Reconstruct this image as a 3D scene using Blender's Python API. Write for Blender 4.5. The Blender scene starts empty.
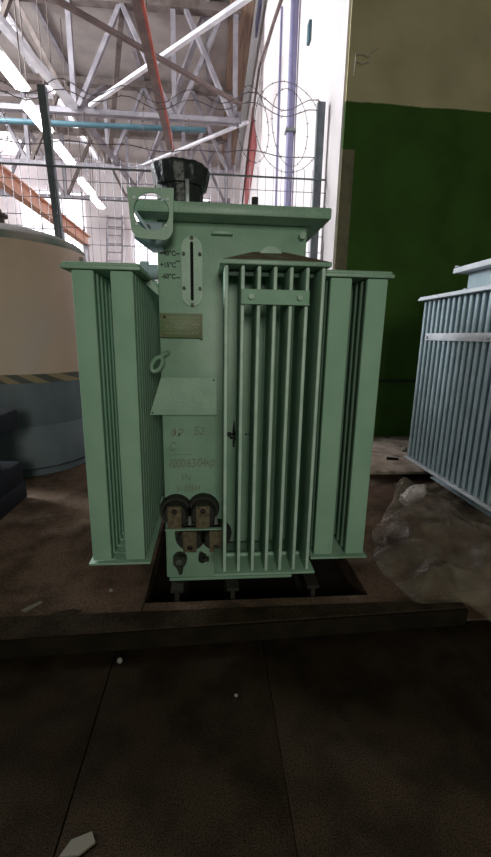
import bpy, bmesh, math, random
from mathutils import Vector, Matrix, noise
random.seed(7)
S = bpy.context.scene
COL = S.collection
FZ = 1.34          # camera height above the lowest floor

# ------------------------------------------------------------------ materials
def mat(name, base, rough=.6, metal=0.0, alt=None, scale=6.0, lo=.42, hi=.62, bump=0.0, bscale=60.0, alpha=1.0,
        emit=None, estr=0.0, detail=5.0, stretch=None, third=None, tscale=2.0, tlo=.55, thi=.7, spec=.5, grain=0.0, gscale=240):
    m = bpy.data.materials.new(name); m.use_nodes = True
    nt = m.node_tree; N = nt.nodes; L = nt.links
    p = N['Principled BSDF']
    p.inputs['Base Color'].default_value = (*base, 1)
    p.inputs['Roughness'].default_value = rough
    p.inputs['Metallic'].default_value = metal
    p.inputs['Specular IOR Level'].default_value = spec
    if alpha < 1: p.inputs['Alpha'].default_value = alpha
    if emit:
        p.inputs['Emission Color'].default_value = (*emit, 1); p.inputs['Emission Strength'].default_value = estr
    if alt or bump or third or grain:
        tc = N.new('ShaderNodeTexCoord'); mp = N.new('ShaderNodeMapping')
        geo = N.new('ShaderNodeNewGeometry')
        L.new(geo.outputs['Position'], mp.inputs['Vector'])
        if stretch: mp.inputs['Scale'].default_value = stretch
    def nz(sc, det):
        n = N.new('ShaderNodeTexNoise'); n.inputs['Scale'].default_value = sc; n.inputs['Detail'].default_value = det
        L.new(mp.outputs['Vector'], n.inputs['Vector']); return n
    def ramp(n, a, b):
        r = N.new('ShaderNodeMapRange'); r.inputs['From Min'].default_value = a; r.inputs['From Max'].default_value = b
        L.new(n.outputs['Fac'], r.inputs['Value']); return r
    out = None
    if alt:
        r = ramp(nz(scale, detail), lo, hi)
        mx = N.new('ShaderNodeMix'); mx.data_type = 'RGBA'
        mx.inputs['A'].default_value = (*base, 1); mx.inputs['B'].default_value = (*alt, 1)
        L.new(r.outputs['Result'], mx.inputs['Factor']); out = mx.outputs['Result']
    if third:
        r = ramp(nz(tscale, 6), tlo, thi)
        mx = N.new('ShaderNodeMix'); mx.data_type = 'RGBA'
        mx.inputs['A'].default_value = (*base, 1); mx.inputs['B'].default_value = (*third, 1)
        if out: L.new(out, mx.inputs['A'])
        L.new(r.outputs['Result'], mx.inputs['Factor']); out = mx.outputs['Result']
    if grain:
        r = ramp(nz(gscale, 2), .3, .7); r.inputs['To Min'].default_value = 1-grain; r.inputs['To Max'].default_value = 1+grain
        mu = N.new('ShaderNodeVectorMath'); mu.operation = 'SCALE'
        if out: L.new(out, mu.inputs[0])
        else: mu.inputs[0].default_value = base
        L.new(r.outputs['Result'], mu.inputs['Scale']); out = mu.outputs['Vector']
    if out: L.new(out, p.inputs['Base Color'])
    if bump:
        b = N.new('ShaderNodeBump'); b.inputs['Strength'].default_value = bump; b.inputs['Distance'].default_value = .01
        L.new(nz(bscale, 4).outputs['Fac'], b.inputs['Height']); L.new(b.outputs['Normal'], p.inputs['Normal'])
    return m

M = {}
M['green'] = mat('green_grey_paint', (.26, .41, .305), .42, grain=.16, gscale=220, alt=(.22, .36, .265), scale=9, bump=.05, third=(.17, .29, .18), tscale=2.3, tlo=.56, thi=.78)
M['fin'] = mat('green_fin_paint', (.285, .45, .335), .62, spec=.12, alt=(.255, .415, .305), scale=7, bump=.04)
M['finedge'] = mat('pale_fin_edge', (.47, .62, .53), .4, alt=(.38, .53, .44), scale=14)
M['blue'] = mat('pale_blue_grey_paint', (.34, .435, .48), .55, spec=.2, alt=(.29, .375, .41), scale=7, bump=.04)
M['bluelid'] = mat('pale_grey_paint', (.62, .66, .70), .5, alt=(.52, .56, .60), scale=8)
M['dirt'] = mat('rusty_dirt_on_paint', (.125, .085, .05), .85, alt=(.17, .24, .16), scale=11, lo=.5, hi=.62, bump=.2)
M['plate'] = mat('olive_nameplate', (.115, .175, .07), .5, alt=(.15, .155, .08), scale=7, lo=.45, hi=.6)
M['plateline'] = mat('nameplate_lettering', (.20, .24, .15), .5)
M['black'] = mat('black_film', (.010, .014, .015), .42, alt=(.016, .022, .022), scale=30, bump=.5, bscale=45)
M['rubber'] = mat('black_rubber', (.012, .012, .010), .7, alt=(.02, .018, .014), scale=30)
M['ink'] = mat('black_ink', (.008, .012, .010), .7)
M['pencil'] = mat('faint_pencil', (.165, .185, .12), .6)
M['slot'] = mat('dark_gauge_glass', (.008, .012, .008), .7, spec=.1)
M['grime'] = mat('greasy_metal', (.055, .065, .05), .55, .5, alt=(.02, .022, .015), scale=30)
M['brass'] = mat('dull_brass_flag', (.20, .17, .105), .5, .55, alt=(.12, .095, .06), scale=40)
M['steel'] = mat('worn_grey_steel', (.30, .33, .33), .45, .5, alt=(.20, .22, .22), scale=20)
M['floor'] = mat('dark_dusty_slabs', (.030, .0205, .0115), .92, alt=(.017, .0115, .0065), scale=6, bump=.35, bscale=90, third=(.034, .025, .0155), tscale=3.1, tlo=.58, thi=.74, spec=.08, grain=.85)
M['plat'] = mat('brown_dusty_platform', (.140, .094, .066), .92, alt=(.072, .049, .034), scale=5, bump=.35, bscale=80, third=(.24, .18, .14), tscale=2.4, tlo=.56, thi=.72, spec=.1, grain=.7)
M['kerb'] = mat('worn_concrete_kerb', (.040, .030, .019), .9, alt=(.024, .0175, .011), scale=9, bump=.4, bscale=60, spec=.08, grain=.7)
M['kerbshade'] = mat('painted_kerb_shade', (.012, .010, .006), .9, alt=(.018, .014, .009), scale=9, spec=.05)
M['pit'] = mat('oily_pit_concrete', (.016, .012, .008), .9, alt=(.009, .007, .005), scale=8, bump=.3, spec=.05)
M['rail'] = mat('rusty_rail_steel', (.022, .018, .012), .8, .0, alt=(.012, .009, .006), scale=20)
M['slab'] = mat('pale_dusty_slab', (.40, .32, .27), .9, grain=.35, alt=(.27, .21, .17), scale=7, bump=.3, third=(.10, .08, .06), tscale=6, tlo=.58, thi=.68)
M['white'] = mat('whitewashed_plaster', (.86, .81, .82), .85, alt=(.77, .72, .73), scale=1.1, lo=.45, hi=.7, stretch=(1, 1.5, .25), bump=.08, bscale=20)
M['far'] = mat('far_plaster', (.84, .79, .80), .85, alt=(.72, .66, .68), scale=.8)
M['beigeedge'] = mat('bare_plaster_edge', (.20, .185, .115), .9, alt=(.15, .14, .085), scale=8, bump=.3)
M['roof'] = mat('grey_roof_slabs', (.42, .38, .36), .9, alt=(.34, .31, .30), scale=1.5)
M['truss'] = mat('grey_truss_paint', (.30, .28, .31), .6, alt=(.21, .195, .22), scale=3)
M['trussdark'] = mat('rusty_dark_steel', (.16, .13, .12), .7, alt=(.10, .075, .065), scale=4)
M['whitesteel'] = mat('white_brace_paint', (.86, .86, .92), .4, alt=(.66, .66, .72), scale=3)
M['brownsteel'] = mat('brown_brace_paint', (.17, .125, .115), .6, alt=(.12, .085, .08), scale=4)
M['redsteel'] = mat('red_oxide_paint', (.42, .09, .06), .55, alt=(.30, .06, .045), scale=4)
M['orange'] = mat('orange_crane_paint', (.78, .46, .34), .6, alt=(.66, .35, .25), scale=3)
M['bluepipe'] = mat('blue_pipe_paint', (.075, .165, .205), .5, alt=(.055, .13, .165), scale=3)
M['purple'] = mat('lavender_pipe_paint', (.27, .25, .42), .45, alt=(.20, .20, .36), scale=4)
M['redcloth'] = mat('faded_red_panel', (.50, .16, .15), .8, alt=(.38, .09, .10), scale=2, lo=.4, hi=.6)
M['brownwood'] = mat('brown_boarding', (.25, .165, .115), .8, alt=(.15, .095, .07), scale=4, stretch=(6, .3, 1))
M['fence'] = mat('grey_green_fence_paint', (.16, .19, .21), .5, alt=(.12, .145, .16), scale=10)
M['wire'] = mat('galvanised_wire', (.24, .24, .27), .45, .6)
M['razor'] = mat('dark_razor_wire', (.16, .14, .16), .5, .5)
M['lampbody'] = mat('lamp_housing', (.75, .75, .77), .5)
M['tubeglow'] = mat('glowing_tube', (1, 1, 1), .5, emit=(1, .96, .90), estr=9)
M['sky'] = mat('daylit_glass', (.8, .8, .8), .3, emit=(1.0, .95, .97), estr=2.4)
M['glowstrip'] = mat('glow_strip_emission', (.8, .8, .8), .3, emit=(1.0, .95, .97), estr=9)
M['tankbeige'] = mat('beige_tank_paint', (.62, .45, .36), .6, alt=(.52, .37, .29), scale=2.2, stretch=(1, 1, .5), bump=.05, third=(.62, .52, .52), tscale=1.1, tlo=.52, thi=.7)
M['tankgrey'] = mat('blue_grey_tank_paint', (.14, .17, .20), .6, alt=(.10, .125, .15), scale=3, stretch=(1, 1, .6), bump=.05)
M['tankrim'] = mat('green_tank_rim', (.16, .21, .18), .7, alt=(.34, .30, .27), scale=4)
M['tankdome'] = mat('grey_tank_dome', (.33, .32, .31), .6, alt=(.24, .24, .23), scale=4)
M['beam'] = mat('black_painted_beam', (.008, .011, .017), .8, spec=.2, alt=(.005, .007, .011), scale=9, bump=.15)
M['paper'] = mat('dirty_paper', (.17, .16, .125), .9)
M['stone'] = mat('grey_rubble', (.25, .23, .20), .9)
M['hook'] = mat('pale_bent_wire', (.55, .52, .42), .5)
M['plinth'] = mat('nook_plaster', (.16, .15, .12), .9)

def hazard():
    m = mat('yellow_black_hazard', (.62, .42, .09), .6); nt = m.node_tree; N = nt.nodes; L = nt.links
    g = N.new('ShaderNodeNewGeometry'); sx = N.new('ShaderNodeSeparateXYZ'); L.new(g.outputs['Position'], sx.inputs[0])
    a = N.new('ShaderNodeMath'); a.operation = 'MULTIPLY_ADD'; a.inputs[1].default_value = 1.6
    L.new(sx.outputs['Z'], a.inputs[0]); L.new(sx.outputs['X'], a.inputs[2])
    b = N.new('ShaderNodeMath'); b.operation = 'MULTIPLY'; b.inputs[1].default_value = 5.5; L.new(a.outputs[0], b.inputs[0])
    f = N.new('ShaderNodeMath'); f.operation = 'FRACT'; L.new(b.outputs[0], f.inputs[0])
    c = N.new('ShaderNodeMath'); c.operation = 'GREATER_THAN'; c.inputs[1].default_value = .5; L.new(f.outputs[0], c.inputs[0])
    mx = N.new('ShaderNodeMix'); mx.data_type = 'RGBA'; mx.inputs['A'].default_value = (.30, .22, .125, 1); mx.inputs['B'].default_value = (.085, .08, .075, 1)
    L.new(c.outputs[0], mx.inputs['Factor']); L.new(mx.outputs['Result'], N['Principled BSDF'].inputs['Base Color'])
    return m
M['hazard'] = hazard()

def wallpaint():
    # dado: green oil paint below, beige limewash above, slightly wavy border
    m = mat('green_and_beige_wall', (.04, .11, .02), .75); nt = m.node_tree; N = nt.nodes; L = nt.links
    g = N.new('ShaderNodeNewGeometry'); sx = N.new('ShaderNodeSeparateXYZ'); L.new(g.outputs['Position'], sx.inputs[0])
    def nz(sc, det=5):
        n = N.new('ShaderNodeTexNoise'); n.inputs['Scale'].default_value = sc; n.inputs['Detail'].default_value = det
        L.new(g.outputs['Position'], n.inputs['Vector']); return n
    def mix(a, b, fac):
        mx = N.new('ShaderNodeMix'); mx.data_type = 'RGBA'
        for k, v in (('A', a), ('B', b)):
            if isinstance(v, tuple): mx.inputs[k].default_value = (*v, 1)
            else: L.new(v, mx.inputs[k])
        L.new(fac, mx.inputs['Factor']); return mx.outputs['Result']
    def rng(n, a, b):
        r = N.new('ShaderNodeMapRange'); r.inputs['From Min'].default_value = a; r.inputs['From Max'].default_value = b
        L.new(n, r.inputs['Value']); return r.outputs['Result']
    w = N.new('ShaderNodeMath'); w.operation = 'MULTIPLY_ADD'; w.inputs[1].default_value = .05
    L.new(nz(3).outputs['Fac'], w.inputs[0]); L.new(sx.outputs['Z'], w.inputs[2])
    up = rng(w.outputs[0], 2.325 + FZ, 2.335 + FZ)
    green = mix((.052, .125, .022), (.038, .095, .016), rng(nz(2.5).outputs['Fac'], .4, .65))
    beige = mix((.60, .53, .33), (.48, .43, .26), rng(nz(1.8).outputs['Fac'], .4, .65))
    L.new(mix(green, beige, up), N['Principled BSDF'].inputs['Base Color'])
    b = N.new('ShaderNodeBump'); b.inputs['Strength'].default_value = .25; b.inputs['Distance'].default_value = .01
    N['Principled BSDF'].inputs['Specular IOR Level'].default_value = .15; L.new(nz(45).outputs['Fac'], b.inputs['Height']); L.new(b.outputs['Normal'], N['Principled BSDF'].inputs['Normal'])
    return m
M['wall'] = wallpaint()

def plastic():
    m = bpy.data.materials.new('clear_crumpled_film'); m.use_nodes = True; nt = m.node_tree; N = nt.nodes; L = nt.links
    p = N['Principled BSDF']; p.inputs['Base Color'].default_value = (.27, .235, .175, 1); p.inputs['Roughness'].default_value = .30
    g = N.new('ShaderNodeNewGeometry'); n = N.new('ShaderNodeTexNoise'); n.inputs['Scale'].default_value = 7; n.inputs['Detail'].default_value = 6
    L.new(g.outputs['Position'], n.inputs['Vector'])
    r = N.new('ShaderNodeMapRange'); r.inputs['From Min'].default_value = .35; r.inputs['From Max'].default_value = .7
    r.inputs['To Min'].default_value = .10; r.inputs['To Max'].default_value = .62
    L.new(n.outputs['Fac'], r.inputs['Value']); L.new(r.outputs['Result'], p.inputs['Alpha'])
    return m
M['film'] = plastic()
M['filmwhite'] = mat('white_bunched_film', (.60, .55, .53), .3, alt=(.42, .38, .36), scale=25, alpha=.8)

# ------------------------------------------------------------------ mesh builder
class MB:
    def __init__(s): s.bm = bmesh.new()
    def box(s, x0, x1, y0, y1, z0, z1, bev=0, rot=None):
        mt = Matrix.Translation(((x0+x1)/2, (y0+y1)/2, (z0+z1)/2))
        if rot is not None: mt = mt @ rot
        mt = mt @ Matrix.Diagonal((abs(x1-x0), abs(y1-y0), abs(z1-z0), 1))
        v = bmesh.ops.create_cube(s.bm, size=1, matrix=mt)['verts']
        if bev:
            e = list({e for q in v for e in q.link_edges})
            bmesh.ops.bevel(s.bm, geom=e, offset=bev, segments=2, profile=.5, affect='EDGES', clamp_overlap=True)
        return s
    def cyl(s, a, b, r, r2=None, n=14):
        a = Vector(a); b = Vector(b); d = b - a
        q = d.to_track_quat('Z', 'Y').to_matrix().to_4x4()
        bmesh.ops.create_cone(s.bm, cap_ends=True, segments=n, radius1=r, radius2=r if r2 is None else r2, depth=d.length,
                              matrix=Matrix.Translation((a+b)/2) @ q)
        return s
    def tube(s, pts, r, n=6, closed=False):
        pts = [Vector(p) for p in pts]; rings = []; k = len(pts)
        prev = None
        for i, p in enumerate(pts):
            if closed: t = pts[(i+1) % k] - pts[i-1]
            else: t = pts[min(i+1, k-1)] - pts[max(i-1, 0)]
            t.normalize()
            if prev is None: u = t.orthogonal().normalized()
            else: u = (prev - t*prev.dot(t)).normalized()
            prev = u; w = t.cross(u)
            rings.append([s.bm.verts.new(p + (u*math.cos(2*math.pi*j/n) + w*math.sin(2*math.pi*j/n))*r) for j in range(n)])
        for i in range(k if closed else k-1):
            A = rings[i]; B = rings[(i+1) % k]
            for j in range(n): s.bm.faces.new((A[j], A[(j+1) % n], B[(j+1) % n], B[j]))
        if not closed:
            s.bm.faces.new(rings[0][::-1]); s.bm.faces.new(rings[-1])
        return s
    def prism(s, pts, ext):
        ext = Vector(ext); a = [s.bm.verts.new(Vector(p)) for p in pts]; b = [s.bm.verts.new(Vector(p)+ext) for p in pts]
        k = len(pts); s.bm.faces.new(a[::-1]); s.bm.faces.new(b)
        for i in range(k): s.bm.faces.new((a[i], a[(i+1) % k], b[(i+1) % k], b[i]))
        return s
    def lathe(s, c, prof, n=48, fn=None, cap=True):
        rings = []
        for (r, z) in prof:
            ring = []
            for j in range(n):
                t = 2*math.pi*j/n; rr = r if fn is None else fn(r, z, t)
                ring.append(s.bm.verts.new((c[0]+rr*math.cos(t), c[1]+rr*math.sin(t), z)))
            rings.append(ring)
        for A, B in zip(rings, rings[1:]):
            for j in range(n): s.bm.faces.new((A[j], A[(j+1) % n], B[(j+1) % n], B[j]))
        if cap: s.bm.faces.new(rings[0][::-1]); s.bm.faces.new(rings[-1])
        return s
    def holed(s, outer, hc, hr, y0, y1, n=64):
        # plate in the XZ plane with a round hole; outer = convex polygon (x, z)
        def hit(t):
            dx, dz = math.cos(t), math.sin(t); best = None
            for i in range(len(outer)):
                ax, az = outer[i]; bx, bz = outer[(i+1) % len(outer)]
                ex, ez = bx-ax, bz-az; den = dx*ez - dz*ex
                if abs(den) < 1e-9: continue
                u = ((ax-hc[0])*ez - (az-hc[1])*ex)/den; w = ((ax-hc[0])*dz - (az-hc[1])*dx)/den
                if u > 0 and -1e-6 <= w <= 1+1e-6 and (best is None or u < best): best = u
            return hc[0]+dx*best, hc[1]+dz*best
        R = []
        ang = sorted({2*math.pi*j/n for j in range(n)} | {math.atan2(z-hc[1], x-hc[0]) % (2*math.pi) for x, z in outer})
        for t in ang:
            o = hit(t); i = (hc[0]+hr*math.cos(t), hc[1]+hr*math.sin(t))
            R.append([s.bm.verts.new((p[0], y, p[1])) for p in (o, i) for y in (y0, y1)])
        k = len(R)
        for j in range(k):
            a, b = R[j], R[(j+1) % k]
            for q in ((0, 2), (2, 3), (3, 1), (1, 0)): s.bm.faces.new((a[q[0]], a[q[1]], b[q[1]], b[q[0]]))
        return s
    def build(s, name, m, parent=None, angle=40, base=None, smooth=True):
        bm = s.bm
        bmesh.ops.recalc_face_normals(bm, faces=bm.faces)
        xs = [v.co for v in bm.verts]
        lo = Vector([min(c[i] for c in xs) for i in range(3)]); hi = Vector([max(c[i] for c in xs) for i in range(3)])
        org = Vector(base) if base else Vector(((lo.x+hi.x)/2, (lo.y+hi.y)/2, lo.z))
        for v in bm.verts: v.co -= org
        me = bpy.data.meshes.new(name); bm.to_mesh(me); bm.free()
        if smooth:
            me.polygons.foreach_set('use_smooth', [True]*len(me.polygons)); me.set_sharp_from_angle(angle=math.radians(angle))
        me.materials.append(M[m] if isinstance(m, str) else m)
        o = bpy.data.objects.new(name, me); COL.objects.link(o)
        if parent: o.parent = parent; o.location = org - wloc(parent)
        else: o.location = org
        return o
def wloc(o):
    v = Vector(o.location)
    while o.parent: o = o.parent; v += o.location
    return v
def tag(o, label, cat, group=None, kind=None):
    o['label'] = label; o['category'] = cat
    if group: o['group'] = group
    if kind: o['kind'] = kind
    return o
def struct(o): o['kind'] = 'structure'; return o
def thing(name, label, cat, loc, group=None):
    o = bpy.data.objects.new(name, None); COL.objects.link(o); o.location = loc; o.empty_display_size = .1
    return tag(o, label, cat, group)
def copy_tree(o, parent=None):
    c = o.copy(); COL.objects.link(c)
    if parent: c.parent = parent
    for ch in list(o.children): copy_tree(ch, c)
    return c
def box(*a, **k): return MB().box(*a, **k)
def text_mb(mb, s, x, y, z, size, tilt=0.0, depth=.0006, sx=1.0, bold=0.0, shear=0.0):
    cu = bpy.data.curves.new('t', 'FONT'); cu.body = s; cu.size = size; cu.extrude = depth; cu.offset = bold; cu.shear = shear
    ob = bpy.data.objects.new('t', cu); COL.objects.link(ob)
    bpy.context.view_layer.update()
    me = bpy.data.meshes.new_from_object(ob.evaluated_get(bpy.context.evaluated_depsgraph_get()))
    me.transform(Matrix.Translation((x, y, z)) @ Matrix.Rotation(math.pi/2, 4, 'X') @ Matrix.Rotation(tilt, 4, 'Z') @ Matrix.Diagonal((sx, 1, 1, 1)))
    mb.bm.from_mesh(me); bpy.data.objects.remove(ob); bpy.data.curves.remove(cu); bpy.data.meshes.remove(me)

# ------------------------------------------------------------------ the setting
PZ = -1.25
# lower foreground slabs with open joints, over a base
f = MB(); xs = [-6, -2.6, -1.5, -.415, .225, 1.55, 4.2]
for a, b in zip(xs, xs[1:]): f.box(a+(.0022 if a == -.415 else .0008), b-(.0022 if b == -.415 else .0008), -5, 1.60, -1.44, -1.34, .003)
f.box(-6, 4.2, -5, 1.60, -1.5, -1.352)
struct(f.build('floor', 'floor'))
# raised platform around the pit
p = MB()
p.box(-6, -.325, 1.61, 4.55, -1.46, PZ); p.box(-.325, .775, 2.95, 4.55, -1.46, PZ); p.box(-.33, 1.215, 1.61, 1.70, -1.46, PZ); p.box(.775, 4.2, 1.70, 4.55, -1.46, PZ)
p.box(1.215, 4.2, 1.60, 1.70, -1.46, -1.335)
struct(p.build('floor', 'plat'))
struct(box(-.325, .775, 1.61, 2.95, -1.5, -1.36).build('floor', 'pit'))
k = MB()
k.prism([(-6, 1.31, -1.45), (1.215, 1.58, -1.45), (1.215, 1.635, -1.45), (-6, 1.635, -1.45)], (0, 0, 1.45+PZ+.004))
k2 = k.build('trim_1', 'kerb'); struct(k2)
struct(MB().prism([(-6, 1.298, -1.338), (1.217, 1.568, -1.338), (1.217, 1.578, -1.338), (-6, 1.308, -1.338)], (0, 0, .084)).build('kerb_shade_strip', 'kerbshade'))  # dark strip added over the kerb front, painting in its shade
sl = MB(); sl.box(1.36, 4.2, 3.27, 4.55, -1.185, -1.16, .004); sl.box(1.5, 4.2, 3.6, 4.55, PZ, -1.184); struct(sl.build('floor', 'slab'))
struct(box(-12, 1.34, 4.55, 22.2, -1.46, PZ).build('floor', 'plat'))
# green and beige wall, bare plaster edge, white wall of the hall
struct(box(1.34, 4.4, 4.55, 4.85, -1.46, 6.6).build('wall_back', 'wall'))
struct(box(1.335, 1.465, 4.545, 4.60, PZ, 1.88).build('trim_2', 'beigeedge'))
struct(box(1.318, 1.339, 4.58, 4.86, -1.46, 6.6).build('trim_5', 'white'))
struct(box(1.34, 1.6, 4.85, 22.2, -1.46, 12).build('wall_right', 'white'))
struct(box(-12, 1.34, 22, 22.3, -1.46, 9.5).build('wall_far', 'far'))
lw = MB(); lw.box(-12.2, -12, 4.5, 22.3, -1.46, 1.0); lw.box(-12.2, -12, 4.5, 22.3, 5.0, 9.5)
for y in (4.5, 9.2, 13.6, 18, 21.9): lw.box(-12.2, -12, y, y+.4, 1, 5)
struct(lw.build('wall_left', 'far'))
struct(box(-5.2, 1.08, 4.7, 22.2, 8.0, 8.25).build('ceiling', 'roof'))
struct(box(-12.2, -5.6, 4.7, 14.5, 8.0, 8.25).build('ceiling', 'roof'))
struct(box(-8.2, -5.6, 14.5, 22.2, 8.0, 8.25).build('ceiling', 'roof'))
struct(box(-12.2, -10.5, 14.5, 22.2, 8.0, 8.25).build('ceiling', 'roof'))
struct(box(-6, 4.4, -5, 4.7, 6.4, 6.6).build('ceiling', 'plinth'))
struct(box(4.2, 4.4, -5, 4.55, -1.46, 6.6).build('wall_right', 'plinth'))
struct(box(-6, 4.4, -5.2, -5, -1.46, 6.6).build('wall_front', 'plinth'))
# glazed roof strip and side windows: panes lit by the sky outside
def glazing(name, pane, bars, m='sky'):
    w = struct(pane.build(name, m)); 
    for b in bars: b.build('glazing_bar', 'whitesteel', w)
bars = [box(-10.4 if y > 15 else -5.6, -5.2, y-.05, y+.05, 7.95, 8.06) for y in (4.8, 6.5, 8.2, 9.9, 11.6, 13.3, 15, 16.7, 18.4, 20.1, 21.8)]
bars += [box(x-.05, x+.05, 4.8, 22, 7.96, 8.07) for x in (-5.55, -5.25)]
glazing('window_1', box(-10.5, -5.2, 4.8, 22, 8.26, 8.29), bars)
for i, (a, b) in enumerate(((4.9, 9.2), (9.6, 13.6), (14, 18), (18.4, 21.9))):
    glazing('window_%d' % (i+2), box(-12.14, -12.11, a, b, 1, 5),
            [box(-12.10, -12.02, a, b, z-.03, z+.03) for z in (1.05, 3, 4.95)] + [box(-12.10, -12.02, y-.03, y+.03, 1, 5) for y in (a+.05, (a+b)/2, b-.05)])
glazing('window_6', box(1.12, 1.33, 4.9, 22, 11.9, 11.93), [box(1.10, 1.33, y-.04, y+.04, 11.8, 11.88) for y in (5, 9, 13, 17, 21.5)], 'glowstrip')  # unseen glowing strip added above the white wall to brighten it
# windows high in the far wall
for i, (a, b) in enumerate(((-9.2, -6.2), (-3.9, -1.9), (-1.5, -.1))):
    glazing('window_%d' % (i+7), box(a, b, 21.94, 21.97, 3.2, 6.6),
            [box(x-.04, x+.04, 21.86, 21.93, 3.2, 6.6) for x in (a+.04, (2*a+b)/3, (a+2*b)/3, b-.04)] + [box(a, b, 21.86, 21.93, z-.04, z+.04) for z in (3.24, 4.9, 6.56)])
# brown boarded strip at the roof edge along the white wall
struct(box(.45, 1.05, 5, 22, 7.80, 7.99).build('trim_3', 'brownwood'))
# thin dark pipe low on the green wall
struct(box(1.47, 4.2, 4.525, 4.552, -.495, -.475).build('trim_4', 'ink'))

# ------------------------------------------------------------------ transformer
def fin_mesh(name, m, parent, cols, thick, z0, z1, pos, axis):
    b = MB()
    for a0, a1 in cols:
        if axis == 'Y': b.box(a0, a1, pos-thick/2, pos+thick/2, z0, z1, min(.007, thick*.4))
        else: b.box(pos-thick/2, pos+thick/2, a0, a1, z0, z1, min(.006, thick*.4))
    # header necks joining the tubes
    lo = cols[0][0]+.02; hi = cols[-1][1]-.02 if axis == 'Y' else 1.74
    for z in (z0+.0, z1-.03):
        if axis == 'X': b.box(pos-thick*.3, pos+thick*.3, lo, hi, z, z+.020)
    o = b.build(name, m, parent)
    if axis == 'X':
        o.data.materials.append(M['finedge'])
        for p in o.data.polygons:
            if p.normal.y < -.3: p.material_index = 1  # front-facing fin faces get a paler colour than the sides
    return o

def side_radiator(root, paint, finp, xo, xi, c1, c2, sgn, full, top='green'):
    # sgn -1 = left of the tank, +1 = right
    x0, x1 = min(xo, xi), max(xo, xi)
    h = MB(); h.box(x0, x1, 1.585, 2.77, .226, .240, .003)
    h.box(x0+.006, x1-.006, 1.592, 2.765, .238, .252, .006)
    xm = (x0+x1)/2
    h.cyl((xm, 1.95, .212), (xm, 2.70, .212), .016)
    rad = h.build('radiator', paint if full else 'bluelid', root)
    n = 20
    first = fin_mesh('fin', finp, rad, sorted([c1, c2]), .026, -.957, .224, 1.606, 'Y')
    for i in range(1, n):
        c = first.copy(); COL.objects.link(c); c.location.y += .059*i
    bp = MB(); bp.box(x0+.02, x1-.005, 1.585, 2.77, -.974, -.964, .003); bp.cyl((xm, 1.95, -.945), (xm, 2.70, -.945), .018)
    bp.build('bottom_plate', paint if full else 'bluelid', rad)
    xs_ = x0-.004 if sgn < 0 else x1+.004
    fo = c1[0] if sgn < 0 else c1[1]
    t = MB(); t.box(min(fo, fo+sgn*.008), max(fo, fo+sgn*.008), 1.95, 2.66, -.055, -.005, .002)
    for y in (1.98, 2.63): t.cyl((fo+sgn*.006, y, -.03), (fo+sgn*.02, y, -.03), .011, n=6)
    t.build('tie_bar', paint if full else 'bluelid', rad)
    xt = -.222 if sgn < 0 else .398
    xa = x1 if sgn < 0 else x0
    for y in (1.875, 2.6):
        for z in (.262, -.95):
            yy = y if z > 0 else y+.3
            q = MB(); q.cyl((xa+sgn*.05, yy, z), (xt, yy, z), .031); q.cyl((xa+sgn*.045, yy, z), (xa+sgn*.012, yy, z), .044, n=8)
            q.build('inlet_pipe', 'blue' if sgn < 0 and full and z > 0 and y < 2 else paint, rad)
        q = MB(); q.prism([(xa+sgn*.03, y-.02, .215), (xa+sgn*.01, y-.02, .24), (xt, y-.02, .185), (xt, y-.02, .155)], (0, .02, 0)); q.build('stay_plate', paint, rad, smooth=False)
    return rad

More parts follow.
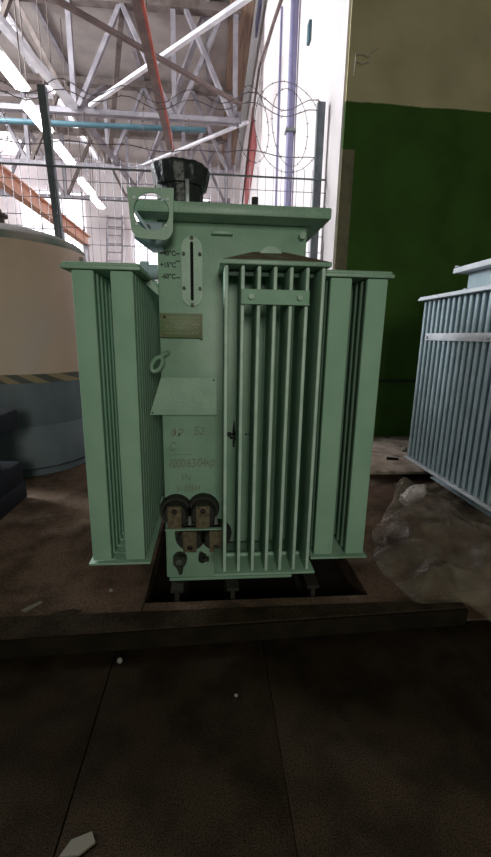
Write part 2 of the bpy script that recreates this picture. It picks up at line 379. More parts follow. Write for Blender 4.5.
def build_transformer(label, paint, finp, lidp, full, group=None):
    root = thing('power_transformer', label, 'transformer', (.085, 2.3, -1.2), group)
    t = MB(); t.box(-.226 if full else -.12, .40, 1.80, 2.87, -1.185, .45, .008)
    t.box(-.212, .404, 1.795, 2.875, -1.2, -1.186, .002)
    t.build('tank', paint, root)
    l = MB(); l.box(-.300 if full else -.20, .468, 1.68, 2.95, .450, .492, .007)
    lid = l.build('lid', lidp, root)
    for x in ((-.20, -.05, .1, .25, .40) if full else (-.2, .1, .4)):
        MB().cyl((x, 2.90, .492), (x, 2.90, .502), .014, n=6).build('lid_bolt', lidp, lid)
    # radiators
    side_radiator(root, paint, finp, -.548, -.262, (-.512, -.432), (-.374, -.290), -1, full)
    side_radiator(root, paint, finp, .705, .42, (.600, .684), (.455, .541), 1, full)
    if not full:
        # only its lid gear shows over the radiators
        MB().cyl((-.16, 2.80, .26), (-.16, 2.80, .31), .018).build('side_stud', lidp, root)
        return root
    # front radiator: thin fins seen edge-on
    h = MB(); h.box(.026, .430, 1.498, 1.76, .245, .262, .004)
    h.cyl((.05, 1.64, .236), (.405, 1.64, .236), .012)
    rad = h.build('radiator', paint, root)
    w = MB()
    A = [(.032, 1.50, .260), (.424, 1.50, .262), (.424, 1.79, .275), (.032, 1.79, .275)]; B = [(.17, 1.74, .333), (.30, 1.74, .335), (.30, 1.797, .335), (.17, 1.797, .333)]
    va = [w.bm.verts.new(q) for q in A]; vb = [w.bm.verts.new(q) for q in B]
    w.bm.faces.new(va[::-1]); w.bm.faces.new(vb)
    for i in range(4): w.bm.faces.new((va[i], va[(i+1) % 4], vb[(i+1) % 4], vb[i]))
    o = w.build('header_cowl', 'dirt', rad, smooth=False); o['label'] = 'rust-brown dirty sloping top of the front radiator'
    MB().cyl((.235, 1.70, .30), (.235, 1.81, .30), .05).build('inlet_pipe', paint, rad)
    first = fin_mesh('fin', finp, rad, [(1.505, 1.70)], .0145, -.973, .243, .0515, 'X')
    for i in range(1, 7):
        c = first.copy(); COL.objects.link(c); c.location.x += .0587*i
    b = MB(); b.box(.008, .437, 1.498, 1.76, -.987, -.977, .003); b.cyl((.05, 1.64, -.97), (.405, 1.64, -.97), .010)
    b.build('bottom_plate', paint, rad)
    t = MB(); t.box(.104, .352, 1.492, 1.506, .112, .160, .003); t.box(.104, .352, 1.492, 1.506, .156, .162, .001); t.box(.104, .352, 1.486, 1.506, .110, .115, .001)
    tb = t.build('tie_bar', finp, rad)
    for x in (.139, .315):
        MB().cyl((x, 1.494, .136), (x, 1.478, .136), .0105, n=6).build('bolt', paint, tb)
    # lifting bracket with a round hole at the front left corner of the lid
    out = [(-.311, .522), (-.140, .526), (-.146, .400)]
    out += [(-.186+.04*math.cos(a), .390+.04*math.sin(a)*1.1) for a in [-i*math.pi/16 for i in range(0, 8)]]
    out += [(-.262+.04*math.cos(a), .396+.046*math.sin(a)) for a in [-math.pi/2-i*math.pi/16 for i in range(0, 8)]]
    o = MB().holed(out, (-.224, .443), .0655, 1.655, 1.665)
    br = o.build('lifting_bracket', 'green', root, angle=30)
    for x, z in ((-.284, .487), (-.163, .486), (-.279, .398), (-.172, .396)):
        MB().cyl((x, 1.657, z), (x, 1.650, z), .0055, n=10).build('rivet', 'bluelid', br)
    g = MB(); g.prism([(-.312, 1.798, .44), (-.20, 1.798, .44), (-.20, 1.798, .33), (-.24, 1.798, .325), (-.312, 1.798, .375)], (0, -.012, 0))
    g.prism([(-.29, 1.665, .447), (-.28, 1.665, .447), (-.225, 1.665, .372), (-.235, 1.665, .372)], (0, .13, 0))
    gs = g.build('corner_gusset', 'blue', root); gs['label'] = 'pale bare corner gusset behind the lifting bracket'
    for x, z in ((-.258, .418), (-.243, .385)):
        MB().cyl((x, 1.787, z), (x, 1.776, z), .011, n=10).build('bolt', 'grime', gs)
    # wrapped bushing on the lid
    def wob(r, z, t): return r*(1 + .025*math.sin(7*t+z*20) + .018*math.sin(17*t+z*9))
    c = MB(); c.lathe((-.137, 1.96), [(.097, .492), (.098, .52), (.097, .57), (.098, .615), (.111, .617), (.116, .64), (.122, .67), (.126, .690), (.121, .697), (.10, .700), (.06, .702)], 72, wob)
    bc = c.build('wrapped_bushing', 'black', root, angle=60); bc['label'] = 'upright round bushing wrapped in black film'
    MB().box(-.110, -.093, 1.848, 1.856, .492, .625, .002).build('tie_strip', 'steel', bc)
    MB().box(-.233, -.212, 1.90, 1.93, .56, .655, .004).build('film_patch', 'bluelid', bc)
    v = MB(); v.prism([(-.02, 1.86, .50), (.03, 1.86, .512), (.052, 1.86, .522), (.03, 1.86, .530), (.005, 1.86, .54), (-.02, 1.86, .548)], (0, .03, 0)); v.box(-.03, 0.005, 1.85, 1.9, .492, .505)
    v.build('valve_lever', 'rubber', root)
    MB().cyl((.172, 1.76, .492), (.172, 1.76, .538), .0135).build('lid_stud', 'rubber', root)
    MB().cyl((.265, 2.3, .492), (.265, 2.3, .585), .012).build('lid_stud', 'steel', root)
    h = MB(); h.cyl((.375, 1.798, .408), (.375, 1.765, .408), .014); h.build('cover_stud', 'green', root)
    # oil level gauge
    def stadium(x0, x1, z0, z1, k=12):
        r = (x1-x0)/2; xc = (x0+x1)/2
        return [(xc+r*math.cos(math.pi*i/k), z1-r+r*math.sin(math.pi*i/k)) for i in range(k+1)] + [(xc+r*math.cos(math.pi+math.pi*i/k), z0+r+r*math.sin(math.pi+math.pi*i/k)) for i in range(k+1)]
    def stad(mb, x0, x1, z0, z1, y, d): mb.prism([(x, y, z) for x, z in stadium(x0, x1, z0, z1)], (0, -d, 0))
    g = MB(); stad(g, -.126, -.040, .118, .393, 1.801, .010); stad(g, -.106, -.060, .132, .380, 1.792, .007)
    ga = g.build('level_gauge', 'green', root)
    g = MB(); stad(g, -.0895, -.0765, .140, .372, 1.786, .003); o = g.build('gauge_glass', 'slot', ga); o['label'] = 'dark slot glass of the level gauge'
    for x, z in ((-.083, .387), (-.083, .124), (-.117, .325), (-.050, .325), (-.117, .190), (-.050, .190)):
        MB().cyl((x, 1.793, z), (x, 1.779, z), .0075, n=6).build('bolt', 'grime', ga)
    # temperature marks
    for s, z, dz, xo in (('+40°C', .318, .014, 0), ('+15°C', .273, .030, 0), ('-60°C', .228, .010, .004)):
        mb = MB(); text_mb(mb, s, -.215+xo, 1.7992, z, .027, sx=.9, bold=.0007); mb.box(-.151, -.133, 1.7985, 1.7997, z+dz-.008, z+dz-.004)
        mb.build('temperature_mark', 'ink', root, smooth=False)
    # nameplate
    n = MB(); n.box(-.219, -.040, 1.775, 1.781, -.014, .088, .002); n.box(-.05, -.040, 1.765, 1.781, -.018, -.008, .002)
    for x in (-.20, -.06):
        for z in (.0, .075): n.cyl((x, 1.781, z), (x, 1.802, z), .006)
    npl = n.build('nameplate', 'plate', root)
    b = MB()
    b.box(-.219, -.040, 1.7735, 1.776, .085, .088); b.box(-.0425, -.040, 1.7735, 1.776, -.014, .088)
    for z in (.057, .036, .018): b.box(-.210, -.050, 1.774, 1.7755, z, z+.0012)
    for r, z in enumerate((.068, .0475, .040, .028, .022, .009, .003)):
        x = -.195+.02*(r % 3)
        while x < -.062:
            wd = random.uniform(.004, .016)
            if random.random() < .8: b.box(x, min(x+wd, -.05), 1.774, 1.7755, z, z+.0035)
            x += wd+.005
    b.build('plate_lettering', 'plateline', npl, smooth=False)
    MB().prism([(-.208, 1.7738, .066), (-.192, 1.7738, .066), (-.200, 1.7738, .080)], (0, .0015, 0)).build('warning_triangle', 'ink', npl, smooth=False)
    MB().box(-.003, .086, 1.775, 1.801, .402, .419, .003).build('welded_tab', 'green', root)
    # loose cover panel
    pv = MB(); pv.prism([(-.218, 1.742, -.181), (.020, 1.742, -.181), (.020, 1.736, -.343), (-.270, 1.736, -.343)], (0, .006, 0))
    for x, z in ((-.15, -.21), (0, -.21), (-.15, -.32), (0, -.32)): pv.cyl((x, 1.742, z), (x, 1.802, z), .008)
    cp = pv.build('cover_panel', 'green', root, smooth=False)
    for x, z in ((.008, -.190), (-.259, -.334)): MB().cyl((x, 1.7415 if z > -.3 else 1.7375, z), (x, 1.734, z), .0038, n=10).build('screw', 'ink', cp)
    # lifting eye on the left edge
    e = MB(); ring = []
    for i in range(28):
        a = 2*math.pi*i/28; u = .034*math.cos(a); w_ = .019*math.sin(a)
        ca, sa = math.cos(math.radians(58)), math.sin(math.radians(58))
        ring.append((-.236+u*ca-w_*sa, 1.765, -.127+u*sa+w_*ca))
    e.tube(ring, .0095, 8, closed=True); e.tube([(-.222, 1.767, -.098), (-.205, 1.775, -.084), (-.190, 1.80, -.080)], .011, 8)
    o = e.build('lifting_eye', 'green', root)
    # pencil notes
    Y = 1.7993
    for tx, x, z, sz, ti, sx in (('1000/63/04кр', -.206, -.608, .060, .03, .64), ('ФР', -.195, -.458, .052, 0, .8), ('Б2', -.085, -.450, .052, .05, .8),
                             ('С', -.200, -.525, .056, .03, .8), ('УN', -.150, -.670, .042, 0, .8), ('У-105Н', -.172, -.728, .042, .03, .85)):
        mb = MB(); text_mb(mb, tx, x, Y, z, sz, ti, .0003, sx, shear=.25); mb.build('pencil_note', 'pencil', root, smooth=False)
    MB().box(-.20, -.10, Y-.0003, Y+.0003, -.545, -.543).build('pencil_line', 'pencil', root)
    # centre of gravity mark
    g = MB(); xc, zc = .100, -.447
    g.prism([(xc-.004, 1.799, zc-.062), (xc+.004, 1.799, zc-.062), (xc+.007, 1.799, zc-.02), (xc+.0065, 1.799, zc+.02), (xc+.003, 1.799, zc+.062), (xc-.001, 1.799, zc+.062), (xc-.007, 1.799, zc+.015)], (0, -.0008, 0))
    for dx, dz, r in ((-.021, 0, .012), (.019, -.004, .011), (-.012, -.016, .008), (.014, -.022, .009), (.012, .012, .008), (-.052, 0, .004), (.058, 0, .004)):
        g.cyl((xc+dx, 1.7995, zc+dz), (xc+dx, 1.7985, zc+dz), r, n=14)
    g.box(xc-.018, xc+.018, 1.7982, 1.7994, zc-.004, zc+.006); g.box(xc+.05, xc+.075, 1.7985, 1.7994, zc-.0015, zc+.0015)
    g.build('gravity_mark', 'ink', root, smooth=False)
    # low bushings with brass flags above and below a thin shelf
    for x, z, up in ((-.171, -.815, 1), (-.042, -.812, 1), (-.104, -.945, -1), (.018, -.945, -1)):
        b = MB(); b.cyl((x, 1.805, z), (x, 1.765, z), .078, .072, 36); b.cyl((x, 1.766, z), (x, 1.732, z), .060, .050, 32); b.cyl((x, 1.733, z), (x, 1.715, z), .03, n=20)
        bu = b.build('bushing', 'rubber', root)
        zz = (-.868, -.762) if up > 0 else (-.990, -.885)
        q = MB(); hz = -.785 if up > 0 else -.966
        q.holed([(x-.031, zz[0]), (x+.031, zz[0]), (x+.031, zz[1]), (x-.031, zz[1])], (x, hz), .0135, 1.700, 1.712, 24)
        q.build('terminal_flag', 'brass', bu)
    s = MB(); s.box(-.215, .045, 1.694, 1.716, -.876, -.870, .001); s.build('shelf_strip', 'green', root)
    for x in (-.205, -.105, .018):
        MB().cyl((x, 1.745, -.87), (x, 1.745, -.83), .009, .006, 8).build('earth_bolt', 'steel', root)
    d = MB(); d.cyl((-.158, 1.80, -1.075), (-.158, 1.755, -1.075), .036, .032, 10); d.cyl((-.158, 1.765, -1.09), (-.153, 1.75, -1.135), .02, .008, 10); d.cyl((-.158, 1.757, -1.07), (-.158, 1.738, -1.065), .018, n=6)
    d.build('drain_valve', 'grime', root)
    d = MB(); d.cyl((-.048, 1.80, -1.07), (-.048, 1.77, -1.07), .022, n=6); d.cyl((-.048, 1.772, -1.072), (-.02, 1.76, -1.065), .011, n=8); d.cyl((-.052, 1.775, -1.06), (-.056, 1.765, -1.035), .012, .008, 8)
    d.build('drain_plug', 'grime', root)
    return root

build_transformer('large green-grey transformer over the pit, with a level gauge and black wrapped bushing', 'green', 'fin', 'green', True)
t2 = build_transformer('pale blue-grey ribbed transformer behind the clear plastic, cut off by the right edge', 'blue', 'blue', 'bluelid', False)
t2.location += Vector((2.065, .21, .045))
for i, x in enumerate((-.17, .10, .50)):
    r = MB(); r.box(x-.035, x+.035, 1.72, 2.93, -1.36, -1.345); r.box(x-.010, x+.010, 1.72, 2.93, -1.346, -1.214); r.box(x-.03, x+.03, 1.72, 2.93, -1.216, -1.201)
    tag(r.build('steel_rail', 'rail'), ('rusty steel rail under the left side of the green transformer', 'rusty steel rail under the middle of the green transformer', 'rusty steel rail in the pit below the right radiator')[i], 'rail', 'rails in the pit')
for i, y in enumerate((2.30, 2.98)):
    tag(box(2.16, 2.5, y-.05, y+.05, PZ, -1.156, .004).build('wooden_bearer', 'rail'), ('front dark bearer under the blue-grey transformer', 'rear dark bearer under the blue-grey transformer')[i], 'bearer', 'bearers under the second transformer')

# ------------------------------------------------------------------ storage tank on the left
tc = (-1.86, 4.06); R = .69
root = thing('storage_tank', 'big round beige tank with grey-blue lower half and hazard stripe band', 'tank', (tc[0], tc[1], PZ))
MB().lathe(tc, [(R-.06, PZ), (R-.06, PZ+.06), (R-.02, PZ+.07), (R, PZ+.09), (R+.004, -.80), (R-.002, -.79), (R, -.785), (R, -.42)], 72).build('lower_shell', 'tankgrey', root)
MB().lathe(tc, [(R+.003, -.42), (R+.003, -.345)], 72).build('hazard_band', 'hazard', root)
MB().lathe(tc, [(R, -.345), (R, .60), (R-.008, .66), (R-.03, .72)], 72).build('upper_shell', 'tankbeige', root)
def ragged(r, z, t): return r+.003
MB().lathe(tc, [(R-.024, .69), (R-.02, .72), (R-.045, .755), (R-.08, .775)], 72).build('top_rim', 'tankrim', root)
MB().lathe(tc, [(R-.07, .770), (R-.18, .82), (R-.40, .88), (R-.58, .905), (.06, .91)], 72).build('dome', 'tankdome', root)
MB().lathe((-1.87, 3.95), [(.07, .90), (.07, .96), (.10, .965), (.10, .985), (.06, .99), (.05, 1.03), (.01, 1.04)], 24).build('dome_nozzle', 'trussdark', root)
b = MB()
b.box(-1.20, -1.155, 3.95, 4.03, .50, .66, .004)
b.build('side_bracket', 'tankdome', root)

# ------------------------------------------------------------------ black beams on the left
def beam(z0, z1, y0, y1, x0, x1, label, name='black_beam', m='beam'):
    tag(box(x0, x1, y0, y1, z0, z1, .022).build(name, m), label, 'beam', 'stacked black beams')
beam(PZ, -1.105, 1.66, 3.03, -2.05, -1.42, 'lowest black beam of the stack, lying on the brown floor')
beam(-1.104, -.945, 1.66, 3.01, -2.05, -1.425, 'middle black beam, lying on the lowest one')
beam(-.704, -.55, 1.66, 3.02, -2.05, -1.42, 'topmost black beam, in front of the round tank')
tag(box(-2.0, -1.44, 1.8, 2.74, -.944, -.705, .015).build('spacer_block', 'beam'), 'short black block between the middle and topmost beams', 'block')

# ------------------------------------------------------------------ mesh fence with razor wire
FY = 5.2
root = thing('mesh_fence', 'grey wire mesh fence with dark posts across the opening behind the transformer', 'fence', (-1.2, FY, PZ))
po = MB(); po.prism([(-1.715, FY-.035, PZ), (-1.635, FY-.035, PZ), (-1.785, FY-.035, 2.58), (-1.865, FY-.035, 2.58)], (0, .07, 0)); po.build('post', 'fence', root)
MB().box(1.20, 1.29, FY-.035, FY+.035, PZ, 2.60, .004).build('post', 'fence', root)
MB().box(-4.6, -4.52, FY-.035, FY+.035, PZ, 2.58, .004).build('post', 'fence', root)
w = MB()
x = -4.5
while x < 1.33: w.cyl((x, FY-.04, PZ+.05), (x, FY-.04, 1.90), .0034, n=4); x += .0915
for z in (PZ+.1, -.9, -.5, -.1, .3, .5, .62, .8, 1.0, 1.18, 1.30, 1.48, 1.66): w.cyl((-4.55, FY-.045, z), (1.33, FY-.045, z), .0040, n=4)
w.build('mesh_panel', 'wire', root, smooth=False)
r = MB(); r.box(-4.55, 1.33, FY-.06, FY-.04, 1.79, 1.805)
r.build('top_rail', 'fence', root)
d = MB(); d.cyl((1.45, 5.05, 2.05), (1.30, 5.12, .60), .016, n=8); d.box(1.36, 1.52, 5.02, 5.1, 1.76, 1.81, .004)
d.build('corner_stay', 'razor', root)
rz = thing('razor_wire', 'coils of thin razor wire strung along the top of the mesh fence', 'razor wire', (-1.2, FY, 1.85))
for i, (cx, cz, rx, rr) in enumerate(((.90, 2.33, .24, .38), (.88, 2.33, .41, .45), (.47, 2.33, .20, .37), (-.6, 2.22, .14, .36), (-2.5, 2.25, .2, .36), (-3.4, 2.28, .3, .40))):
    dy = math.sqrt(max(rr*rr-rx*rx, 0)); pts = []
    for j in range(72):
        a = 2*math.pi*j/72; q = 1+.02*math.sin(3*a+i)
        pts.append((cx+rx*q*math.cos(a), FY+dy*math.cos(a)*.6, cz+rr*q*math.sin(a)))
    m = MB(); m.tube(pts, .0036, 5, closed=True)
    for j in range(0, 72, 4):
        p_ = Vector(pts[j]); n_ = Vector((math.cos(2*math.pi*j/72), 0, math.sin(2*math.pi*j/72)))
        m.tube([p_-n_*.014, p_+n_*.014], .004, 4)
    m.build('coil', 'razor', rz)
for z, am in ((2.58, .07), (2.50, .05), (2.05, .015)):
    pts = [(-4.6+i*.1, FY, z + am*math.sin(i*.9) + .02*math.sin(i*.37+z)) for i in range(60)]
    m = MB(); m.tube(pts, .005, 5)
    for j in range(0, 60, 2): m.tube([(pts[j][0]-.012, FY, pts[j][2]-.014), (pts[j][0]+.012, FY, pts[j][2]+.014)], .004, 4)
    m.build('strand', 'razor', rz)

# ------------------------------------------------------------------ the hall beyond: trusses, braces, pipes, lamps
def bar(mb, a, b, w=.1, h=.1):
    a = Vector(a); b = Vector(b); d = b-a; q = d.to_track_quat('Z', 'Y').to_matrix().to_4x4()
    v = bmesh.ops.create_cube(mb.bm, size=1, matrix=Matrix.Translation((a+b)/2) @ q @ Matrix.Diagonal((w, h, d.length, 1)))
    return mb
def make_truss(y, label):
    root = thing('roof_truss', label, 'truss', (-5, y, 5.4), 'roof trusses')
    c = MB(); c.box(-11.9, .72, y-.10, y-.02, 5.38, 5.50); c.box(-11.9, .72, y+.02, y+.10, 5.38, 5.50); c.box(-11.9, .72, y-.10, y+.10, 5.485, 5.50)
    c.build('bottom_chord', 'truss', root)
    c = MB(); c.box(-11.9, .72, y-.12, y+.12, 7.74, 7.92); c.build('top_chord', 'trussdark', root)
    nodes = [-11.0, -8.5, -6.0, -3.45, -.95, .60]
    for i, x in enumerate(nodes):
        m = MB(); bar(m, (x, y, 5.44), (x, y, 7.8), .12, .12); m.build('web_member', 'truss', root)
        for dx in (-1.25, 1.25):
            if -11.9 < x+dx < .7:
                m = MB(); bar(m, (x+.05*(1 if dx > 0 else -1), y, 5.46), (x+dx, y, 7.8), .19 if dx < 0 else .12, .10); m.build('web_member', 'truss' if (i+(dx > 0)) % 3 else 'trussdark', root)
        m = MB(); m.box(x-.18, x+.18, y-.012, y+.012, 5.40, 5.68); m.build('gusset_plate', 'truss', root)
    return root
t0 = make_truss(12.0, 'nearest grey roof truss, level with the blue pipe')
for yy, lb in ((15.4, 'second roof truss in depth, seen under the nearest one'), (18.8, 'farthest grey roof truss, close to the bright end wall')):
    c = copy_tree(t0); c.location.y = yy; c['label'] = lb
def brace(a, b, w, m, label, name='roof_brace'):
    q = MB(); bar(q, a, b, w, w*.8); tag(q.build(name, m), label, 'brace', 'roof braces')
brace((-3.03, 11.85, 5.52), (.9, 7.85, 5.52), .09, 'whitesteel', 'bright white diagonal brace crossing the red-edged beam at the top')
brace((-2.85, 15.94, 5.55), (.95, 12.2, 5.55), .08, 'whitesteel', 'white diagonal brace just above the black wrapped bushing')
brace((-3.0, 8.0, 5.40), (.70, 11.1, 5.40), .085, 'brownsteel', 'thin brown diagonal brace crossing under the white one')
brace((-3.95, 8.4, 5.5), (-3.43, 11.9, 5.5), .16, 'whitesteel', 'pale brace running down from the upper left corner')
brace((-3.43, 11.9, 5.5), (-2.95, 17.5, 5.5), .15, 'truss', 'grey brace continuing behind the left fence post')
for i, (a, b, mm) in enumerate((((-3.45, 12.1, 5.55), (-3.45, 15.3, 7.7), 'truss'), ((-.95, 12.1, 5.55), (-.95, 15.3, 7.7), 'truss'), ((-2.2, 12.1, 7.7), (-3.4, 15.3, 5.55), 'trussdark'), ((-.2, 12.1, 7.7), (-2.1, 15.3, 5.55), 'truss'))):
    brace(a, b, .13, mm, ('grey sloping brace behind the left end of the bright white brace', 'grey sloping brace behind the nearest truss, right of the red-edged beam', 'dark sloping brace in the roof left of the red-edged beam', 'grey brace slanting across the roof behind the red-edged beam')[i])
for i, x in enumerate((-4.4, -2.2, -.1)):
    tag(box(x-.06, x+.06, 6.2, 21.8, 7.90, 8.0).build('roof_purlin', 'truss'), ('long purlin under the roof beside the glazed strip', 'long purlin under the middle of the grey roof', 'long purlin under the roof nearest the brown boarding')[i], 'purlin', 'roof purlins')
q = MB(); q.box(-1.17, -1.03, 5.6, 12.1, 4.86, 4.875); q.box(-1.11, -1.09, 5.6, 12.1, 4.74, 4.87); q.box(-1.17, -1.03, 5.6, 12.1, 4.73, 4.745)
root = thing('crane_rail', 'dark hanging rail with a red edge, running from the top to the bushing', 'rail', (-1.1, 9, 4.73))
q.build('rail_beam', 'brownsteel', root)
MB().box(-1.032, -.99, 5.6, 12.1, 4.725, 4.80).build('edge_strip', 'redsteel', root)
for y in (8.3, 11.95): MB().cyl((-1.1, y, 4.87), (-1.1, y, 7.9 if y < 9 else 5.4), .02).build('hanger_rod', 'trussdark', root)
root = thing('crane_runway', 'orange runway beam sloping down behind the left fence post', 'beam', (-3.75, 10.4, 2.6))
q = MB(); q.box(-3.86, -3.64, 7.2, 13.4, 2.80, 2.83); q.box(-3.765, -3.735, 7.2, 13.4, 2.56, 2.81); q.box(-3.84, -3.66, 7.2, 13.4, 2.54, 2.565)
q.build('runway_beam', 'orange', root)
for y in (7.4, 13.2): MB().box(-3.82, -3.68, y-.07, y+.07, PZ, 2.55).build('column', 'truss', root)
pp = thing('blue_pipe', 'blue pipe running level below the nearest roof truss', 'pipe', (-4.5, 11.8, 4.95))
q = MB(); q.cyl((-11.9, 11.7, 4.93), (-.15, 11.7, 5.08), .06); q.build('pipe_run', 'bluepipe', pp)
for x in (-9, -6, -3.2, -.6): MB().cyl((x, 11.7, 5.0), (x, 11.92, 5.42), .015, n=6).build('hanger', 'trussdark', pp)
lamp0 = None
for i, (x, y) in enumerate(((-3.70, 8.98), (-3.88, 10.68), (-3.95, 12.5), (-4.10, 15.0), (-4.18, 16.6))):
    if lamp0 is None:
        lamp0 = thing('ceiling_lamp', '', 'lamp', (x, y, 4.6), 'tube lamps over the left side of the hall')
        h = MB(); h.prism([(x-.16, y-.56, 4.66), (x+.16, y-.56, 4.66), (x+.07, y-.56, 4.78), (x-.07, y-.56, 4.78)], (0, 1.12, 0)); h.build('housing', 'lampbody', lamp0)
        MB().box(x-.12, x+.12, y-.52, y+.52, 4.60, 4.665, .02).build('tube', 'tubeglow', lamp0)
        for dy in (-.5, .5): MB().cyl((x, y+dy, 4.78), (x, y+dy, 8.0), .012, n=6).build('hanger', 'trussdark', lamp0)
        L0 = lamp0
    else:
        L0 = copy_tree(lamp0); L0.location = (x, y, 4.6)
    L0['label'] = ('glowing tube lamp nearest the upper left edge of the photo', 'glowing tube lamp just left of the left fence post', 'glowing tube lamp just right of the left fence post',
                   'farther glowing tube lamp, fourth along the row', 'farthest glowing tube lamp, above the ladder')[i]
# ladder against the end wall
root = thing('ladder', 'pale ladder leaning on the far bright wall', 'ladder', (-4.7, 20.6, PZ))
for s_ in (-.36, .36):
    q = MB(); bar(q, (-4.72+s_, 20.0, PZ), (-4.72+s_, 21.8, 5.6), .07, .07); q.build('rail', 'truss', root)
for i in range(17):
    f_ = (i+.6)/17; q = MB(); bar(q, (-5.08, 20+1.8*f_, PZ+6.85*f_), (-4.36, 20+1.8*f_, PZ+6.85*f_), .05, .05); q.build('rung', 'truss', root)
# things on the white wall
q = thing('wall_pipe', 'lavender-blue vertical pipe on the white wall, left of the right fence post', 'pipe', (1.26, 7.3, PZ))
MB().cyl((1.26, 7.3, PZ), (1.26, 7.3, 8.4), .062).build('pipe_run', 'purple', q); MB().cyl((1.29, 7.55, PZ), (1.29, 7.55, 8.4), .028).build('side_pipe', 'purple', q)
for z in (1.2, 3.2, 5.2): MB().box(1.18, 1.34, 7.22, 7.38, z, z+.05).build('clamp', 'steel', q)
tag(MB().cyl((1.31, 9.0, PZ), (1.31, 9.0, 6.0), .022).build('conduit', 'purple'), 'thin pale conduit on the white wall left of the lavender pipe', 'conduit')
m = MB(); m.tube([(1.31, 7.6, 6.2), (1.31, 8.27, 5.95), (1.31, 10.2, 6.5), (1.27, 12.57, 7.0), (1.25, 15, 6.4), (1.25, 17.85, 5.4), (1.27, 18.6, 4.6)], .035, 6)
tag(m.build('wall_cable', 'brownsteel'), 'brown cable slanting down the white wall beside the red panel', 'cable')
tag(MB().prism([(1.335, 14.99, 7.25), (1.335, 13.4, 5.5), (1.335, 15.4, 4.9), (1.335, 17.85, 4.7), (1.335, 17.5, 5.8), (1.335, 16.2, 6.7)], (-.03, 0, 0)).build('red_panel', 'redcloth', smooth=False), 'faded red pointed panel hanging on the white wall', 'panel')
tag(box(1.28, 1.34, 12.9, 14.1, 8.6, 9.0).build('wall_strip', 'purple'), 'short purple strip high on the white wall near the brown boarding', 'strip')
tag(box(1.30, 1.34, 6.36, 6.48, 3.90, 4.14, .01).build('wall_bracket', 'bluepipe'), 'small dark blue bracket high on the white wall beside the beige wall', 'bracket')
m = MB(); m.tube([(1.40, 4.545, 2.52), (1.405, 4.53, 2.64), (1.40, 4.53, 2.69), (1.47, 4.52, 2.70), (1.52, 4.52, 2.68), (1.54, 4.52, 2.71), (1.63, 4.545, 2.77)], .007, 6); m.tube([(1.40, 4.53, 2.645), (1.46, 4.525, 2.615), (1.53, 4.52, 2.635), (1.55, 4.525, 2.70)], .006, 6)
tag(m.build('bent_wire', 'hook'), 'loop of bent wire sticking out of the beige wall', 'wire')

# ------------------------------------------------------------------ plastic sheet and litter
def sheet():
    bm = MB(); bb = bm.bm; nu, nv = 120, 120
    # outline in plan: corners near-left, near-right, far-right, far-left
    A, B, C, D = Vector((.95, 1.60)), Vector((2.15, 1.42)), Vector((2.05, 3.15)), Vector((1.60, 3.16))
    V = []
    for i in range(nu+1):
        u = i/nu; row = []
        for j in range(nv+1):
            v = j/nv
            q = (A*(1-u)+B*u)*(1-v) + (D*(1-u)+C*u)*v
            e = min(u, 1-u, v, 1-v)
            q.x -= .36*math.sin(math.pi*v)*(1-v)*(1-u)
            n1 = noise.noise(Vector((u*3.1, v*3.1, 4.2))); n2 = noise.noise(Vector((u*7, v*7, 1.1)))
            q = q + Vector((n1*.13+n2*.04, noise.noise(Vector((u*3.1, v*3.1, 9.7)))*.13))
            x, y = q
            if x < 1.24: y = max(y, 1.60)
            rid = 0; amp = 1.25; fr = 2.6
            for k_ in range(4):
                rid += amp*(1-abs(noise.noise(Vector((x*fr+k_*3, y*fr-k_*5, .7*k_))))*2.2); amp *= .55; fr *= 1.9
            hump = .10*math.exp(-((x-1.42)**2+(y-2.25)**2)/.16) + .07*math.exp(-((x-1.7)**2+(y-1.85)**2)/.10) + .05*math.exp(-((x-1.15)**2+(y-1.95)**2)/.05) + .08*math.exp(-((x-.96)**2+(y-1.98)**2)/.012) + .09*math.exp(-((x-1.14)**2+(y-1.72)**2)/.012) + .10*math.exp(-((x-1.47)**2+(y-1.66)**2)/.02) + .10*math.exp(-((x-1.55)**2+(y-2.9)**2)/.06)
            g = PZ + .006
            ty = min(max((1.66-y)/.16, 0), 1)*min(max((x-1.20)/.12, 0), 1); g -= .078*ty*ty*(3-2*ty)
            z = g + (.036*max(rid, 0) + hump)*min(1, e*7+.12)
            row.append(bb.verts.new((x, y, z)))
        V.append(row)
    for i in range(nu):
        for j in range(nv): bb.faces.new((V[i][j], V[i+1][j], V[i+1][j+1], V[i][j+1]))
    root = tag(bm.build('plastic_sheet', 'film', angle=70), 'crumpled clear plastic sheet on the floor in front of the blue-grey transformer', 'plastic sheet')
    b = MB(); cc = Vector((1.47, 2.66, -1.13)); 
    bmesh.ops.create_icosphere(b.bm, subdivisions=4, radius=1, matrix=Matrix.Translation(cc) @ Matrix.Rotation(.9, 4, 'Y') @ Matrix.Diagonal((.055, .05, .105, 1)))
    for v in b.bm.verts:
        d = (v.co-cc); v.co += d.normalized()*.035*noise.noise(v.co*14) + d.normalized()*.018*noise.noise(v.co*40)
    o = b.build('bunched_end', 'filmwhite', root, angle=80); o['label'] = 'white bunched-up end of the plastic'
sheet()
def scrap(name, pts, z, m, label, cat, h=.004):
    q = MB(); q.prism([(x, y, z) for x, y in pts], (0, 0, h)); tag(q.build(name, m, smooth=False), label, cat)
def blob(name, x, y, z, r, label):
    q = MB(); bmesh.ops.create_icosphere(q.bm, subdivisions=2, radius=r, matrix=Matrix.Translation((x, y, z+r*.7)))
    for v in q.bm.verts: v.co += Vector((1, 1, .6))*.25*r*noise.noise(v.co*60)
    tag(q.build(name, 'stone'), label, 'rubble')
scrap('paper_scrap', [(-.875, 1.675), (-.85, 1.665), (-.80, 1.73), (-.815, 1.735)], PZ, 'paper', 'thin curled pale scrap on the platform at left', 'scrap', .006)
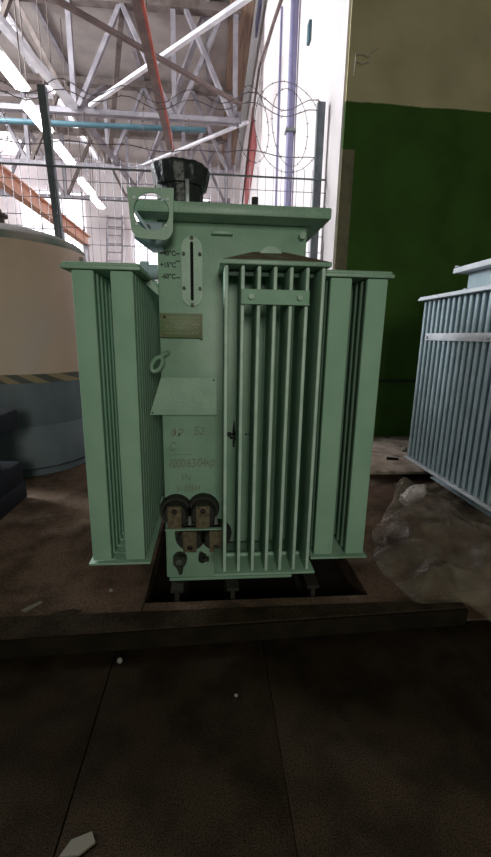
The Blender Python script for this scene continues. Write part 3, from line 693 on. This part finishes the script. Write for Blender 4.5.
scrap('paper_scrap', [(-.74, 1.625), (-.66, 1.62), (-.60, 1.655), (-.64, 1.67), (-.72, 1.65)], PZ, 'kerb', 'flat dusty scrap lying beside the kerb at left', 'scrap', .006)
scrap('paper_scrap', [(-.40, .80), (-.35, .80), (-.315, .825), (-.33, .85), (-.38, .835)], -1.34, 'paper', 'pale scrap at the bottom edge beside the floor joint', 'scrap', .006)
blob('rubble_bit', -.385, 1.445, -1.34, .012, 'small pale stone just below the kerb at left')
blob('rubble_bit', .09, 1.25, -1.34, .007, 'tiny pale stone on the dark slabs in front of the transformer')
blob('rubble_bit', -.50, 1.80, PZ, .009, 'small stone under the left radiator of the green transformer')
blob('rubble_bit', 2.02, 3.9, -1.16, .03, 'dark rubble on the pale slab by the green wall')
scrap('paper_scrap', [(1.70, 3.62), (1.82, 3.60), (1.84, 3.66), (1.74, 3.70)], -1.16, 'pit', 'dark flake on the pale slab behind the right radiator', 'scrap', .006)

# ------------------------------------------------------------------ light
def area(name, loc, target, size, sy, power, col):
    l = bpy.data.lights.new(name, 'AREA'); l.shape = 'RECTANGLE'; l.size = size; l.size_y = sy; l.energy = power; l.color = col
    o = bpy.data.objects.new(name, l); COL.objects.link(o); o.location = loc
    o.rotation_euler = (Vector(target)-Vector(loc)).to_track_quat('-Z', 'Y').to_euler()
    return o
area('camera_side_fill', (.18, -3.3, .9), (.1, 1.8, -.2), 1.0, 1.0, 74, (1.0, 1.0, .86))  # added fill lamp behind the camera, in front of a solid wall
area('hall_daylight', (-7.5, 9.5, 7.2), (-2.5, 13.5, 4.5), 3.5, 3.5, 1050, (.96, .97, 1.0))
area('window_daylight', (-11.4, 6.9, 4.4), (.8, 3.2, 0), 2.4, 2.4, 1300, (.93, .97, 1.0))
w = bpy.data.worlds.new('World'); S.world = w; w.use_nodes = True
w.node_tree.nodes['Background'].inputs['Color'].default_value = (.80, .95, .82, 1); w.node_tree.nodes['Background'].inputs['Strength'].default_value = .05

# ------------------------------------------------------------------ camera
def nrm(v): return Vector(v).normalized()
Yc = nrm((212-245.5, 428.5-335, 399.9)); Zc = nrm((31.5, 1721.5, -399.9)); Zc = (Zc - Yc*Yc.dot(Zc)).normalized(); Xc = Zc.cross(Yc)
if Xc.x < 0: Xc = -Xc
right = Vector((Xc.x, Yc.x, Zc.x)); up = Vector((Xc.y, Yc.y, Zc.y)); fwd = Vector((Xc.z, Yc.z, Zc.z))
cd = bpy.data.cameras.new('camera'); cam = bpy.data.objects.new('camera', cd); COL.objects.link(cam)
cam.matrix_world = Matrix((right, up, -fwd)).transposed().to_4x4()
cd.sensor_fit = 'VERTICAL'; cd.sensor_height = 24; cd.lens = 24*399.9/857; cd.clip_start = .02
S.camera = cam
S.view_settings.view_transform = 'Standard'; S.view_settings.look = 'None'; S.view_settings.gamma = 1; S.view_settings.use_curve_mapping = False
S.view_settings.exposure = 0
for o in list(S.objects):
    if o.parent is None: o.location.z += FZ
